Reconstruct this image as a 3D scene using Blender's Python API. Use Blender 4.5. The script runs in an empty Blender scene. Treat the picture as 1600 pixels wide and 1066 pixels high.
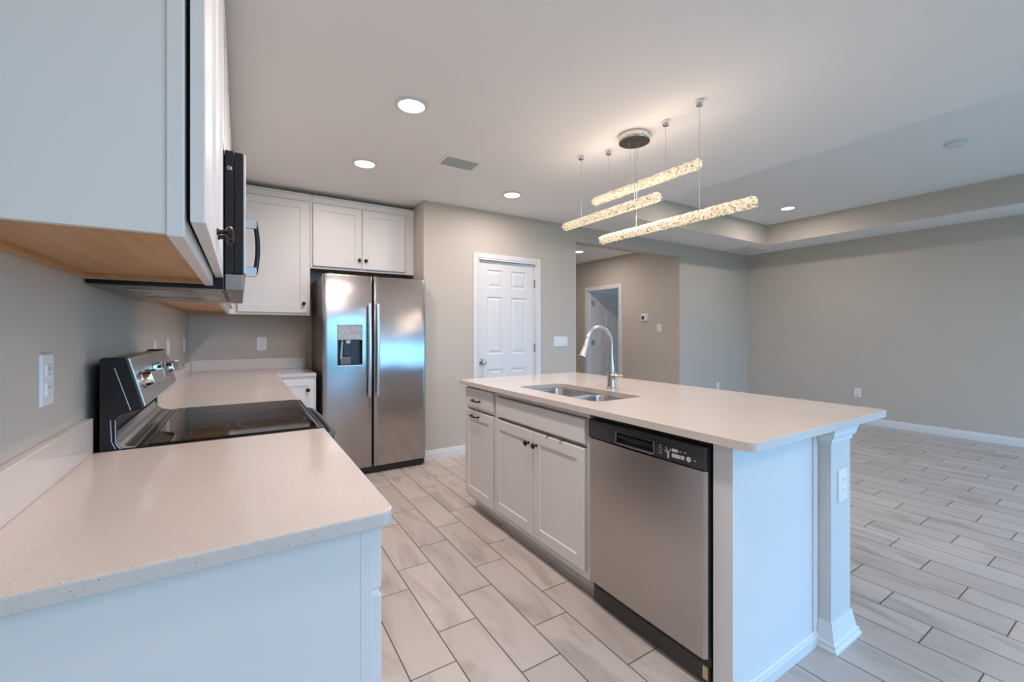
import bpy, bmesh, math, random
from mathutils import Vector, Matrix
PI = math.pi
SC = bpy.context.scene
COL = SC.collection
random.seed(7)

# ---------------------------------------------------------------- camera
cam_d = bpy.data.cameras.new('camera')
cam = bpy.data.objects.new('camera', cam_d)
COL.objects.link(cam)
cam.location = (0, 0, 1.2622)
cam.rotation_euler = (PI/2, 0, -0.5622)
cam_d.sensor_fit = 'HORIZONTAL'
cam_d.sensor_width = 36.0
cam_d.lens = 36.0*674.04/1600
cam_d.shift_y = -14.4/1600
cam_d.clip_start = 0.02
SC.camera = cam

# ---------------------------------------------------------------- world, exposure, lights
SC.view_settings.view_transform = 'Standard'
SC.view_settings.look = 'None'
SC.view_settings.gamma = 1
SC.view_settings.use_curve_mapping = False
SC.view_settings.exposure = 0.0
try:
    SC.cycles.use_denoising = True
    SC.cycles.max_bounces = 10
    SC.cycles.diffuse_bounces = 8
    SC.cycles.glossy_bounces = 5
    SC.cycles.caustics_reflective = False
    SC.cycles.caustics_refractive = False
    SC.cycles.sample_clamp_indirect = 6.0
except Exception:
    pass

SKY = 6.9          # strength of the daylight sky
LAMP = 11.2        # watts of one downlight
w = bpy.data.worlds.new('World')
SC.world = w
w.use_nodes = True
nt = w.node_tree
bg = nt.nodes['Background']
tc = nt.nodes.new('ShaderNodeTexCoord')
sep = nt.nodes.new('ShaderNodeSeparateXYZ')
ramp = nt.nodes.new('ShaderNodeValToRGB')
nt.links.new(tc.outputs['Generated'], sep.inputs[0])
nt.links.new(sep.outputs['Z'], ramp.inputs[0])
ramp.color_ramp.elements[0].position = 0.0
ramp.color_ramp.elements[0].color = (0.26, 0.62, 1.02, 1)
ramp.color_ramp.elements[1].position = 0.6
ramp.color_ramp.elements[1].color = (0.12, 0.46, 1.0, 1)
nt.links.new(ramp.outputs[0], bg.inputs['Color'])
bg.inputs['Strength'].default_value = SKY

def portal(name, loc, rot, sx, sy):
    d = bpy.data.lights.new(name, 'AREA')
    d.shape = 'RECTANGLE'; d.size = sx; d.size_y = sy
    d.cycles.is_portal = True
    o = bpy.data.objects.new(name, d)
    o.location = loc; o.rotation_euler = rot
    COL.objects.link(o)
portal('daylight_opening', (2.8, -3.24, 1.2), (PI/2, 0, 0), 3.8, 2.3)
portal('daylight_opening', (6.0, -3.24, 1.2), (PI/2, 0, 0), 2.2, 2.3)
portal('daylight_opening', (7.30, -2.1, 1.25), (PI/2, 0, PI/2), 1.6, 2.2)  # portal for the added side window
portal('daylight_opening', (8.96, 6.6, 1.4), (PI/2, 0, PI/2), 1.6, 1.4)

# ---------------------------------------------------------------- materials
def pmat(name, color, rough=0.5, metal=0.0, spec=0.5, coat=0.0, emit=None, es=0.0, bump=None, var=None, trans=0.0):
    m = bpy.data.materials.new(name)
    m.use_nodes = True
    n = m.node_tree.nodes; l = m.node_tree.links
    b = n['Principled BSDF']
    b.inputs['Base Color'].default_value = (*color, 1)
    b.inputs['Roughness'].default_value = rough
    b.inputs['Metallic'].default_value = metal
    b.inputs['Specular IOR Level'].default_value = spec
    b.inputs['Coat Weight'].default_value = coat
    if trans: b.inputs['Transmission Weight'].default_value = trans
    if emit:
        b.inputs['Emission Color'].default_value = (*emit, 1)
        b.inputs['Emission Strength'].default_value = es
    g = n.new('ShaderNodeNewGeometry')
    if var:                       # (scale, amount) slight mottling of the paint itself
        t = n.new('ShaderNodeTexNoise'); t.inputs['Scale'].default_value = var[0]
        l.new(g.outputs['Position'], t.inputs['Vector'])
        mx = n.new('ShaderNodeMixRGB')
        mx.inputs[1].default_value = (*[c*(1-var[1]) for c in color], 1)
        mx.inputs[2].default_value = (*[min(1, c*(1+var[1])) for c in color], 1)
        l.new(t.outputs['Fac'], mx.inputs[0]); l.new(mx.outputs[0], b.inputs['Base Color'])
    if bump:                      # (scale, strength, distance)
        t = n.new('ShaderNodeTexNoise'); t.inputs['Scale'].default_value = bump[0]
        t.inputs['Detail'].default_value = 4
        l.new(g.outputs['Position'], t.inputs['Vector'])
        bp = n.new('ShaderNodeBump'); bp.inputs['Strength'].default_value = bump[1]
        bp.inputs['Distance'].default_value = bump[2]
        l.new(t.outputs['Fac'], bp.inputs['Height']); l.new(bp.outputs[0], b.inputs['Normal'])
    return m

M = {}
M['wall'] = pmat('wall_paint', (0.54, 0.495, 0.435), 0.8, spec=0.25, bump=(260, 0.06, 0.002), var=(3, 0.015))
M['ceiling'] = pmat('ceiling_paint', (0.87, 0.86, 0.845), 0.9, spec=0.15, bump=(170, 0.16, 0.003))
M['cab'] = pmat('cabinet_paint', (0.72, 0.70, 0.68), 0.38, spec=0.4, var=(5, 0.01))
M['column'] = pmat('island_column_pale', (0.63, 0.62, 0.61), 0.6, spec=0.3, bump=(260, 0.05, 0.002), var=(3, 0.01))  # paler than the wall material
M['trim'] = pmat('trim_paint', (0.72, 0.72, 0.72), 0.4, spec=0.4, var=(4, 0.01))
M['black'] = pmat('black_plastic', (0.012, 0.012, 0.014), 0.35, var=(20, 0.1))
M['blackgloss'] = pmat('black_enamel', (0.012, 0.012, 0.014), 0.24, spec=0.35, coat=0.0, var=(20, 0.1))
M['glass_black'] = pmat('black_ceramic_glass', (0.012, 0.009, 0.008), 0.05, spec=0.7, coat=0.4, var=(30, 0.1))
M['bronze'] = pmat('oil_rubbed_bronze', (0.03, 0.022, 0.02), 0.32, metal=0.7, var=(50, 0.2))
M['chrome'] = pmat('chrome', (0.78, 0.76, 0.74), 0.10, metal=1, bump=(40, 0.03, 0.001))
M['nickel'] = pmat('brushed_nickel', (0.50, 0.455, 0.415), 0.27, metal=1, var=(60, .03))
M['darkchrome'] = pmat('dark_chrome', (0.30, 0.27, 0.26), 0.14, metal=1, var=(20, 0.05))
M['plate'] = pmat('white_plastic', (0.80, 0.79, 0.80), 0.35, var=(10, 0.01))
M['slot'] = pmat('dark_slot', (0.10, 0.09, 0.09), 0.6, var=(10, 0.05))
M['greyside'] = pmat('grey_fridge_side', (0.13, 0.12, 0.12), 0.38, metal=0.3, bump=(500, 0.08, 0.0006), var=(10, 0.03))
M['dwpanel'] = pmat('graphite_panel', (0.075, 0.07, 0.075), 0.28, metal=0.6, var=(30, 0.05))
M['ink'] = pmat('light_grey_print', (0.50, 0.50, 0.50), 0.5, var=(30, 0.02))
M['foil'] = pmat('silver_foil', (0.42, 0.48, 0.50), 0.30, metal=0.55, bump=(90, 1.0, 0.012), var=(70, .45))
M['tag'] = pmat('yellow_paper', (0.72, 0.55, 0.32), 0.6, var=(60, 0.05))
M['brass'] = pmat('old_brass', (0.30, 0.23, 0.14), 0.35, metal=0.7, var=(60, 0.1))
M['lens'] = pmat('lamp_lens', (0.9, 0.9, 0.88), 0.4, emit=(1.0, 0.88, 0.76), es=9.0, var=(40, 0.01))
M['vent'] = pmat('grey_green_vent', (0.42, 0.45, 0.43), 0.5, var=(20, 0.02))
M['grille'] = pmat('white_enamel_grille', (0.66, 0.67, 0.67), 0.5, var=(20, 0.02))
M['wire'] = pmat('thin_steel_wire', (0.45, 0.42, 0.40), 0.35, metal=0.8, var=(20, 0.05))
M['lcd'] = pmat('dark_display', (0.04, 0.045, 0.045), 0.2, var=(20, 0.05))
M['lawn'] = pmat('lawn', (0.19, 0.25, 0.12), 0.9, var=(2, 0.3), bump=(20, 0.4, 0.05))
M['ring'] = pmat('burner_print', (0.10, 0.095, 0.09), 0.15, var=(30, 0.05))
M['duct'] = pmat('duct_inside', (0.05, 0.05, 0.05), 0.8, var=(20, 0.05))

def steel(name, axis, color=(0.56, 0.54, 0.53), rough=0.2, wav=0.0, aniso=0.6):
    """brushed steel: fine streaks run along axis"""
    m = pmat(name, color, rough, metal=1)
    n = m.node_tree.nodes; l = m.node_tree.links; b = n['Principled BSDF']
    g = n.new('ShaderNodeNewGeometry'); mp = n.new('ShaderNodeMapping')
    sc = [900, 900, 900]; sc[axis] = 4
    mp.inputs['Scale'].default_value = sc
    l.new(g.outputs['Position'], mp.inputs['Vector'])
    t = n.new('ShaderNodeTexNoise'); t.inputs['Scale'].default_value = 1; t.inputs['Detail'].default_value = 2
    l.new(mp.outputs[0], t.inputs['Vector'])
    r = n.new('ShaderNodeMapRange'); r.inputs[3].default_value = rough-0.05; r.inputs[4].default_value = rough+0.07
    l.new(t.outputs['Fac'], r.inputs[0]); l.new(r.outputs[0], b.inputs['Roughness'])
    bp = n.new('ShaderNodeBump'); bp.inputs['Strength'].default_value = 0.010; bp.inputs['Distance'].default_value = 0.001
    l.new(t.outputs['Fac'], bp.inputs['Height'])
    last = bp
    if wav:                       # slow waviness of thin sheet metal
        t2 = n.new('ShaderNodeTexNoise'); t2.inputs['Scale'].default_value = 2.6; t2.inputs['Detail'].default_value = 1
        l.new(g.outputs['Position'], t2.inputs['Vector'])
        b2 = n.new('ShaderNodeBump'); b2.inputs['Strength'].default_value = wav; b2.inputs['Distance'].default_value = 0.02
        l.new(t2.outputs['Fac'], b2.inputs['Height']); l.new(bp.outputs[0], b2.inputs['Normal'])
        last = b2
    l.new(last.outputs[0], b.inputs['Normal'])
    return m
M['steel_x'] = steel('brushed_steel_fridge', 0, (0.43, 0.415, 0.41), 0.20, wav=0.26)
M['steel_y'] = steel('brushed_steel', 1, (0.52, 0.49, 0.47), 0.24)
M['steel_dw'] = steel('brushed_steel_dishwasher', 1, (0.52, 0.485, 0.46), 0.30, wav=0.12)
M['steel_dark'] = steel('dull_grey_steel', 1, (0.30, 0.28, 0.27), 0.35)
M['steel_warm'] = steel('brushed_steel_panel', 1, (0.66, 0.61, 0.56), 0.30)
M['satin'] = pmat('satin_grey_metal', (0.25, 0.235, 0.225), 0.45, metal=0.4, var=(30, 0.04))
M['steel_sink'] = steel('brushed_steel_sink', 1, (0.55, 0.54, 0.53), 0.26)
M['steel_z'] = steel('brushed_steel_handle', 2, (0.58, 0.57, 0.57), 0.30)

def quartz():
    m = pmat('speckled_quartz', (0.68, 0.62, 0.57), 0.13, spec=0.5)
    n = m.node_tree.nodes; l = m.node_tree.links; b = n['Principled BSDF']
    g = n.new('ShaderNodeNewGeometry')
    def dots(scale, lo, hi):
        v = n.new('ShaderNodeTexVoronoi'); v.inputs['Scale'].default_value = scale
        l.new(g.outputs['Position'], v.inputs['Vector'])
        r = n.new('ShaderNodeMapRange'); r.inputs[1].default_value = lo; r.inputs[2].default_value = hi
        r.inputs[3].default_value = 1; r.inputs[4].default_value = 0
        l.new(v.outputs['Distance'], r.inputs[0])
        s = n.new('ShaderNodeSeparateColor'); l.new(v.outputs['Color'], s.inputs[0])
        return r.outputs[0], s.outputs[0]
    col = (0.625, 0.565, 0.52, 1)
    cur = None
    for scale, lo, hi, thr, c, st in ((330, 0.2, 0.34, 0.78, (0.34, 0.31, 0.28, 1), 0.65),
                                      (170, 0.16, 0.26, 0.91, (0.20, 0.18, 0.16, 1), 0.75),
                                      (300, 0.2, 0.36, 0.70, (0.74, 0.69, 0.65, 1), 0.4)):
        d, rnd = dots(scale, lo, hi)
        gt = n.new('ShaderNodeMath'); gt.operation = 'GREATER_THAN'; gt.inputs[1].default_value = thr
        l.new(rnd, gt.inputs[0])
        mu = n.new('ShaderNodeMath'); mu.operation = 'MULTIPLY'; l.new(gt.outputs[0], mu.inputs[0]); l.new(d, mu.inputs[1])
        m2 = n.new('ShaderNodeMath'); m2.operation = 'MULTIPLY'; l.new(mu.outputs[0], m2.inputs[0]); m2.inputs[1].default_value = st
        mx = n.new('ShaderNodeMixRGB'); l.new(m2.outputs[0], mx.inputs[0])
        if cur is None: mx.inputs[1].default_value = col
        else: l.new(cur, mx.inputs[1])
        mx.inputs[2].default_value = c
        cur = mx.outputs[0]
    l.new(cur, b.inputs['Base Color'])
    return m
M['quartz'] = quartz()

def wood():
    m = pmat('maple_veneer', (0.62, 0.38, 0.20), 0.45)
    n = m.node_tree.nodes; l = m.node_tree.links; b = n['Principled BSDF']
    g = n.new('ShaderNodeNewGeometry'); mp = n.new('ShaderNodeMapping')
    mp.inputs['Scale'].default_value = (60, 3.0, 60)
    l.new(g.outputs['Position'], mp.inputs['Vector'])
    t = n.new('ShaderNodeTexNoise'); t.inputs['Scale'].default_value = 1; t.inputs['Detail'].default_value = 6
    l.new(mp.outputs[0], t.inputs['Vector'])
    r = n.new('ShaderNodeValToRGB')
    r.color_ramp.elements[0].position = 0.3; r.color_ramp.elements[0].color = (0.46, 0.245, 0.105, 1)
    r.color_ramp.elements[1].position = 0.7; r.color_ramp.elements[1].color = (0.58, 0.345, 0.17, 1)
    l.new(t.outputs['Fac'], r.inputs[0]); l.new(r.outputs[0], b.inputs['Base Color'])
    return m
M['wood'] = wood()

def tile():
    """wood-look plank tiles 0.18 x 0.55 m, each row stepped by a third"""
    m = pmat('plank_tile', (0.6, 0.55, 0.5), 0.3)
    n = m.node_tree.nodes; l = m.node_tree.links; b = n['Principled BSDF']
    g = n.new('ShaderNodeNewGeometry'); s = n.new('ShaderNodeSeparateXYZ'); l.new(g.outputs['Position'], s.inputs[0])
    def mth(op, a, bb=None, cc=None):
        k = n.new('ShaderNodeMath'); k.operation = op
        for i, v in enumerate((a, bb, cc)):
            if v is None: continue
            if isinstance(v, (int, float)): k.inputs[i].default_value = v
            else: l.new(v, k.inputs[i])
        return k.outputs[0]
    W, L = 0.1805, 0.5475
    u = mth('DIVIDE', mth('SUBTRACT', s.outputs['X'], 1.243), W)
    row = mth('FLOOR', u); fu = mth('SUBTRACT', u, row)
    v = mth('SUBTRACT', mth('DIVIDE', mth('SUBTRACT', s.outputs['Y'], 2.244), L), mth('MULTIPLY', row, 1/3))
    colm = mth('FLOOR', v); fv = mth('SUBTRACT', v, colm)
    du = mth('MULTIPLY', mth('MINIMUM', fu, mth('SUBTRACT', 1, fu)), W)
    dv = mth('MULTIPLY', mth('MINIMUM', fv, mth('SUBTRACT', 1, fv)), L)
    d = mth('MINIMUM', du, dv)
    gr = n.new('ShaderNodeMapRange'); gr.inputs[1].default_value = 0.0019; gr.inputs[2].default_value = 0.0030
    l.new(d, gr.inputs[0])
    cb = n.new('ShaderNodeCombineXYZ'); l.new(row, cb.inputs[0]); l.new(colm, cb.inputs[1])
    wn = n.new('ShaderNodeTexWhiteNoise'); wn.noise_dimensions = '2D'; l.new(cb.outputs[0], wn.inputs['Vector'])
    sc = n.new('ShaderNodeSeparateColor'); l.new(wn.outputs['Color'], sc.inputs[0])
    # veins: noise stretched along the plank, offset per tile
    off = n.new('ShaderNodeVectorMath'); off.operation = 'SCALE'; off.inputs[3].default_value = 37.0
    l.new(wn.outputs['Color'], off.inputs[0])
    mp = n.new('ShaderNodeMapping'); mp.inputs['Scale'].default_value = (8.0, 2.0, 1)
    l.new(g.outputs['Position'], mp.inputs['Vector'])
    ad = n.new('ShaderNodeVectorMath'); ad.operation = 'ADD'
    l.new(mp.outputs[0], ad.inputs[0]); l.new(off.outputs[0], ad.inputs[1])
    t = n.new('ShaderNodeTexNoise'); t.inputs['Scale'].default_value = 1.0; t.inputs['Detail'].default_value = 3
    t.inputs['Distortion'].default_value = 1.0
    l.new(ad.outputs[0], t.inputs['Vector'])
    mp2 = n.new('ShaderNodeMapping'); mp2.inputs['Scale'].default_value = (60, 5, 1)
    l.new(g.outputs['Position'], mp2.inputs['Vector'])
    ad2 = n.new('ShaderNodeVectorMath'); ad2.operation = 'ADD'
    l.new(mp2.outputs[0], ad2.inputs[0]); l.new(off.outputs[0], ad2.inputs[1])
    t2 = n.new('ShaderNodeTexNoise'); t2.inputs['Scale'].default_value = 1.0; t2.inputs['Detail'].default_value = 4
    t2.inputs['Distortion'].default_value = 1.5
    l.new(ad2.outputs[0], t2.inputs['Vector'])
    r = n.new('ShaderNodeMapRange'); r.inputs[1].default_value = 0.50; r.inputs[2].default_value = 0.72
    l.new(t.outputs['Fac'], r.inputs[0])
    k = mth('MULTIPLY', r.outputs[0], mth('ADD', 0.20, mth('MULTIPLY', t2.outputs['Fac'], 0.9)))
    base = n.new('ShaderNodeMixRGB')
    base.inputs[1].default_value = (0.50, 0.45, 0.41, 1); base.inputs[2].default_value = (0.575, 0.52, 0.475, 1)
    l.new(sc.outputs[0], base.inputs[0])
    vn = n.new('ShaderNodeMixRGB'); vn.inputs[2].default_value = (0.31, 0.27, 0.235, 1)
    l.new(k, vn.inputs[0]); l.new(base.outputs[0], vn.inputs[1])
    fin = n.new('ShaderNodeMixRGB'); fin.inputs[1].default_value = (0.115, 0.095, 0.08, 1)
    l.new(gr.outputs[0], fin.inputs[0]); l.new(vn.outputs[0], fin.inputs[2])
    l.new(fin.outputs[0], b.inputs['Base Color'])
    rr = n.new('ShaderNodeMapRange'); rr.inputs[3].default_value = 0.85; rr.inputs[4].default_value = 0.33
    l.new(gr.outputs[0], rr.inputs[0]); l.new(rr.outputs[0], b.inputs['Roughness'])
    bp = n.new('ShaderNodeBump'); bp.inputs['Strength'].default_value = 0.5; bp.inputs['Distance'].default_value = 0.002
    l.new(gr.outputs[0], bp.inputs['Height']); l.new(bp.outputs[0], b.inputs['Normal'])
    return m
M['tile'] = tile()

def crystal():
    """clear crystal chips around a warm LED core"""
    m = pmat('crystal_chips', (0.30, 0.26, 0.22), 0.25, emit=(1.0, 0.76, 0.48), es=1.0)
    n = m.node_tree.nodes; l = m.node_tree.links; b = n['Principled BSDF']
    g = n.new('ShaderNodeNewGeometry')
    v = n.new('ShaderNodeTexVoronoi'); v.inputs['Scale'].default_value = 125; l.new(g.outputs['Position'], v.inputs['Vector'])
    s = n.new('ShaderNodeSeparateColor'); l.new(v.outputs['Color'], s.inputs[0])
    r = n.new('ShaderNodeValToRGB')
    e = r.color_ramp.elements
    e[0].position = 0.0; e[0].color = (0.05, 0.03, 0.015, 1)
    e[1].position = 0.14; e[1].color = (0.30, 0.22, 0.14, 1)
    x = e.new(0.24); x.color = (0.80, 0.60, 0.36, 1)
    x = e.new(0.60); x.color = (0.90, 0.70, 0.44, 1)
    x = e.new(0.85); x.color = (1.0, 0.85, 0.62, 1)
    x = e.new(1.0); x.color = (1.0, 0.95, 0.85, 1)
    l.new(s.outputs[0], r.inputs[0])
    l.new(r.outputs[0], b.inputs['Emission Color'])
    b.inputs['Emission Strength'].default_value = 0.82
    return m
M['crystal'] = crystal()

# ---------------------------------------------------------------- mesh helpers
def loc_of(p):
    v = Vector((0, 0, 0))
    while p is not None:
        v = v + Vector(p.location); p = p.parent
    return v

class MB:
    def __init__(s): s.bm = bmesh.new()
    def face(s, pts):
        vs = [s.bm.verts.new(p) for p in pts]
        return s.bm.faces.new(vs)
    def box(s, x0, x1, y0, y1, z0, z1):
        x0, x1 = min(x0, x1), max(x0, x1); y0, y1 = min(y0, y1), max(y0, y1); z0, z1 = min(z0, z1), max(z0, z1)
        v = [s.bm.verts.new(p) for p in ((x0,y0,z0),(x1,y0,z0),(x1,y1,z0),(x0,y1,z0),(x0,y0,z1),(x1,y0,z1),(x1,y1,z1),(x0,y1,z1))]
        for f in ((0,3,2,1),(4,5,6,7),(0,1,5,4),(1,2,6,5),(2,3,7,6),(3,0,4,7)):
            s.bm.faces.new([v[i] for i in f])
        return s
    def prism(s, poly, axis, a, b):
        """poly in the two other axes (order xyz without axis), extruded a..b"""
        def P(p, t):
            q = list(p); q.insert(axis, t); return q
        va = [s.bm.verts.new(P(p, a)) for p in poly]; vb = [s.bm.verts.new(P(p, b)) for p in poly]
        n = len(poly)
        s.bm.faces.new(va); s.bm.faces.new(vb[::-1])
        for i in range(n):
            s.bm.faces.new((va[i], vb[i], vb[(i+1) % n], va[(i+1) % n]))
        return s
    def lathe(s, prof, o=(0,0,0), ax=(0,0,1), seg=24, cap=True):
        """prof: list of (r, h) along axis ax from o"""
        ax = Vector(ax).normalized(); o = Vector(o)
        q = Vector((0,0,1)).rotation_difference(ax)
        rings = []
        for r, h in prof:
            ring = []
            for i in range(seg):
                a = 2*PI*i/seg
                ring.append(s.bm.verts.new(o + q @ Vector((r*math.cos(a), r*math.sin(a), h))))
            rings.append(ring)
        for A, B in zip(rings, rings[1:]):
            for i in range(seg):
                s.bm.faces.new((A[i], A[(i+1) % seg], B[(i+1) % seg], B[i]))
        if cap:
            s.bm.faces.new(rings[0][::-1]); s.bm.faces.new(rings[-1])
        return s
    def tube(s, pts, r, seg=12, flat=None):
        """swept tube; r number or list; flat=(a,b) gives an elliptic section in a fixed frame"""
        pts = [Vector(p) for p in pts]; n = len(pts)
        rs = r if isinstance(r, (list, tuple)) else [r]*n
        up = None; rings = []
        for i, p in enumerate(pts):
            t = (pts[min(i+1, n-1)] - pts[max(i-1, 0)]).normalized()
            if up is None:
                up = Vector((0,0,1)) if abs(t.z) < 0.9 else Vector((0,1,0))
            side = t.cross(up).normalized(); up = side.cross(t).normalized()
            ring = []
            for k in range(seg):
                a = 2*PI*k/seg
                ring.append(s.bm.verts.new(p + side*math.cos(a)*rs[i]*(flat[0] if flat else 1) + up*math.sin(a)*rs[i]*(flat[1] if flat else 1)))
            rings.append(ring)
        for A, B in zip(rings, rings[1:]):
            for i in range(seg):
                s.bm.faces.new((A[i], A[(i+1) % seg], B[(i+1) % seg], B[i]))
        s.bm.faces.new(rings[0][::-1]); s.bm.faces.new(rings[-1])
        return s
    def panelled(s, fn, u0, u1, v0, v1, t, panels=(), prof=((0, 0), (0.004, -0.007)), edge=0.002):
        """slab of thickness t whose front (w=0) carries recessed or raised panels.
        fn(u, v, w) gives the point; w grows outwards; the back lies at w=-t"""
        us = sorted({u0+edge, u1-edge} | {p[0] for p in panels} | {p[1] for p in panels})
        vs = sorted({v0+edge, v1-edge} | {p[2] for p in panels} | {p[3] for p in panels})
        V = {}
        def g(u, v, w):
            k = (round(u, 5), round(v, 5), round(w, 5))
            if k not in V: V[k] = s.bm.verts.new(fn(u, v, w))
            return V[k]
        def q(*k):
            try: s.bm.faces.new([g(*x) for x in k])
            except ValueError: pass
        for i in range(len(us)-1):
            for j in range(len(vs)-1):
                a, b, c, d = us[i], us[i+1], vs[j], vs[j+1]
                cu, cv = (a+b)/2, (c+d)/2
                if any(p[0] < cu < p[1] and p[2] < cv < p[3] for p in panels): continue
                q((a, c, 0), (b, c, 0), (b, d, 0), (a, d, 0))
        for p in panels:
            # ring 0 may be crossed by grid lines; use the corners only
            a, b, c, d = p
            def ring(ins, w): return [(a+ins, c+ins, w), (b-ins, c+ins, w), (b-ins, d-ins, w), (a+ins, d-ins, w)]
            R = [ring(ins, w) for ins, w in prof]
            for A, B in zip(R, R[1:]):
                for i in range(4):
                    q(A[i], A[(i+1) % 4], B[(i+1) % 4], B[i])
            q(*R[-1])
        # sides with a small chamfer
        def strip(au, av, bu, bv, cu, cv, du, dv):
            q((au, av, 0), (bu, bv, 0), (du, dv, -edge), (cu, cv, -edge))
            q((cu, cv, -edge), (du, dv, -edge), (du, dv, -t), (cu, cv, -t))
        strip(u0+edge, v0+edge, u1-edge, v0+edge, u0, v0, u1, v0)
        strip(u1-edge, v0+edge, u1-edge, v1-edge, u1, v0, u1, v1)
        strip(u1-edge, v1-edge, u0+edge, v1-edge, u1, v1, u0, v1)
        strip(u0+edge, v1-edge, u0+edge, v0+edge, u0, v1, u0, v0)
        q((u0, v0, -t), (u1, v0, -t), (u1, v1, -t), (u0, v1, -t))
        return s
    def build(s, name, mat, parent=None, bevel=0.0, smooth=False, seg=2, origin=None, keep=False):
        bm = s.bm
        bmesh.ops.recalc_face_normals(bm, faces=bm.faces)
        if parent is not None: o0 = loc_of(parent)
        elif keep: o0 = Vector((0, 0, 0))
        elif origin is not None: o0 = Vector(origin)
        else:
            xs = [v.co for v in bm.verts]
            o0 = Vector(((min(v.x for v in xs)+max(v.x for v in xs))/2, (min(v.y for v in xs)+max(v.y for v in xs))/2, min(v.z for v in xs)))
        for v in bm.verts: v.co -= o0
        me = bpy.data.meshes.new(name); bm.to_mesh(me); bm.free()
        me.materials.append(mat)
        if smooth:
            for p in me.polygons: p.use_smooth = True
            try: me.set_sharp_from_angle(angle=math.radians(38))
            except Exception: pass
        o = bpy.data.objects.new(name, me); COL.objects.link(o)
        if parent is not None: o.parent = parent
        else: o.location = o0
        if bevel:
            b = o.modifiers.new('bevel', 'BEVEL'); b.width = bevel; b.segments = seg; b.limit_method = 'ANGLE'
            b.angle_limit = math.radians(40)
            b.harden_normals = False
        return o

def tag(o, label, cat, group=None):
    o['label'] = label; o['category'] = cat
    if group: o['group'] = group
    return o
def thing(name, loc, label, cat, group=None):
    o = bpy.data.objects.new(name, None); COL.objects.link(o); o.location = loc
    return tag(o, label, cat, group)
def struct(name, mb, mat, bevel=0):
    o = mb.build(name, mat, keep=True, bevel=bevel); o['kind'] = 'structure'
    return o
def copy_tree(o, parent=None):
    c = o.copy(); COL.objects.link(c); c.parent = parent
    for ch in list(o.children): copy_tree(ch, c)
    return c
# face mappings: (u, v, w) -> world, w outwards
def f_xm(x): return lambda u, v, w: (x-w, u, v)      # faces -X, u = y
def f_xp(x): return lambda u, v, w: (x+w, u, v)      # faces +X, u = y
def f_ym(y): return lambda u, v, w: (u, y-w, v)      # faces -Y, u = x

# ---------------------------------------------------------------- setting
XW = -0.378
ZC, ZT = 2.55, 2.84
CT, CB = 0.914, 0.885         # countertop top and underside
struct('floor', MB().box(-0.5, 9.1, -3.32, 8.3, -0.08, 0), M['tile'])
struct('wall_left', MB().box(-0.5, XW, -3.32, 4.75, 0, ZC), M['wall'])
struct('wall_kitchen_back', MB().box(XW, 1.518, 4.63, 4.75, 0, ZC), M['wall'])
DX0, DX1, DZ = 2.113, 2.868, 2.037
wp = MB().box(1.518, 1.63, 4.15, 4.75, 0, ZC).box(1.518, DX0, 4.03, 4.15, 0, ZC).box(DX1, 3.4614, 4.03, 4.15, 0, ZC)
wp.box(DX0, DX1, 4.03, 4.15, DZ, ZC).box(3.4614, 5.432, 4.03, 4.15, 2.358, ZC).box(5.432, 7.36, 4.03, 4.15, 0, ZC)
struct('wall_pantry', wp, M['wall'])
struct('wall_right', MB().box(7.24, 7.36, -1.3, 4.03, 0, ZC).box(7.24, 7.36, -3.32, -2.9, 0, ZC).box(7.24, 7.36, -2.9, -1.3, 2.35, ZC).box(7.24, 7.36, -2.9, -1.3, 0, .15), M['wall'])
wr = MB().box(XW, .9, -3.32, -3.2, 0, ZC).box(4.7, 4.9, -3.32, -3.2, 0, ZC).box(7.1, 7.24, -3.32, -3.2, 0, ZC)
wr.box(.9, 4.7, -3.32, -3.2, 2.35, ZC).box(4.9, 7.1, -3.32, -3.2, 2.35, ZC)
struct('wall_rear', wr, M['wall'])
# pantry box behind door, hall and the room beyond it
HX = 5.44
struct('wall_hall_left', MB().box(3.34, 3.46, 4.15, 8.2, 0, ZC), M['wall'])
HD0, HD1, HDZ = 5.215, 6.016, 2.022
wh = MB().box(HX, HX+.12, 4.15, HD0, 0, ZC).box(HX, HX+.12, HD1, 8.2, 0, ZC).box(HX, HX+.12, HD0, HD1, HDZ, ZC)
struct('wall_hall_right', wh, M['wall'])
struct('wall_hall_back', MB().box(3.34, 9.1, 8.2, 8.3, 0, ZC), M['wall'])
wb = MB().box(9.0, 9.1, 4.15, 5.8, 0, ZC).box(9.0, 9.1, 7.4, 8.2, 0, ZC).box(9.0, 9.1, 5.8, 7.4, 0, .7).box(9.0, 9.1, 5.8, 7.4, 2.1, ZC)
struct('wall_bedroom_right', wb, M['wall'])
struct('wall_bedroom_front', MB().box(7.36, 9.1, 4.05, 4.15, 0, ZC), M['wall'])
TX0, TX1, TY0, TY1 = 3.523, 6.609, -2.3, 3.393
ce = MB().box(-0.5, TX0, -3.32, 4.75, ZC, ZC+.1).box(TX1, 7.36, -3.32, 4.75, ZC, ZC+.1).box(TX0, TX1, TY1, 4.75, ZC, ZC+.1).box(TX0, TX1, -3.32, TY0, ZC, ZC+.1)
ce.box(1.63, 9.1, 4.75, 8.3, ZC, ZC+.1).box(7.36, 9.1, 4.05, 4.75, ZC, ZC+.1)
struct('ceiling', ce, M['ceiling'])
struct('ceiling_tray', MB().box(TX0-.1, TX1+.1, TY0-.1, TY1+.1, ZT, ZT+.1), M['ceiling'])
e = 0.0005
tw = MB().box(TX0-.08, TX0+e, TY0-.08, TY1+.08, ZC+.1, ZT).box(TX1-e, TX1+.08, TY0-.08, TY1+.08, ZC+.1, ZT).box(TX0, TX1, TY1-e, TY1+.08, ZC+.1, ZT).box(TX0, TX1, TY0-.08, TY0+e, ZC+.1, ZT)
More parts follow.
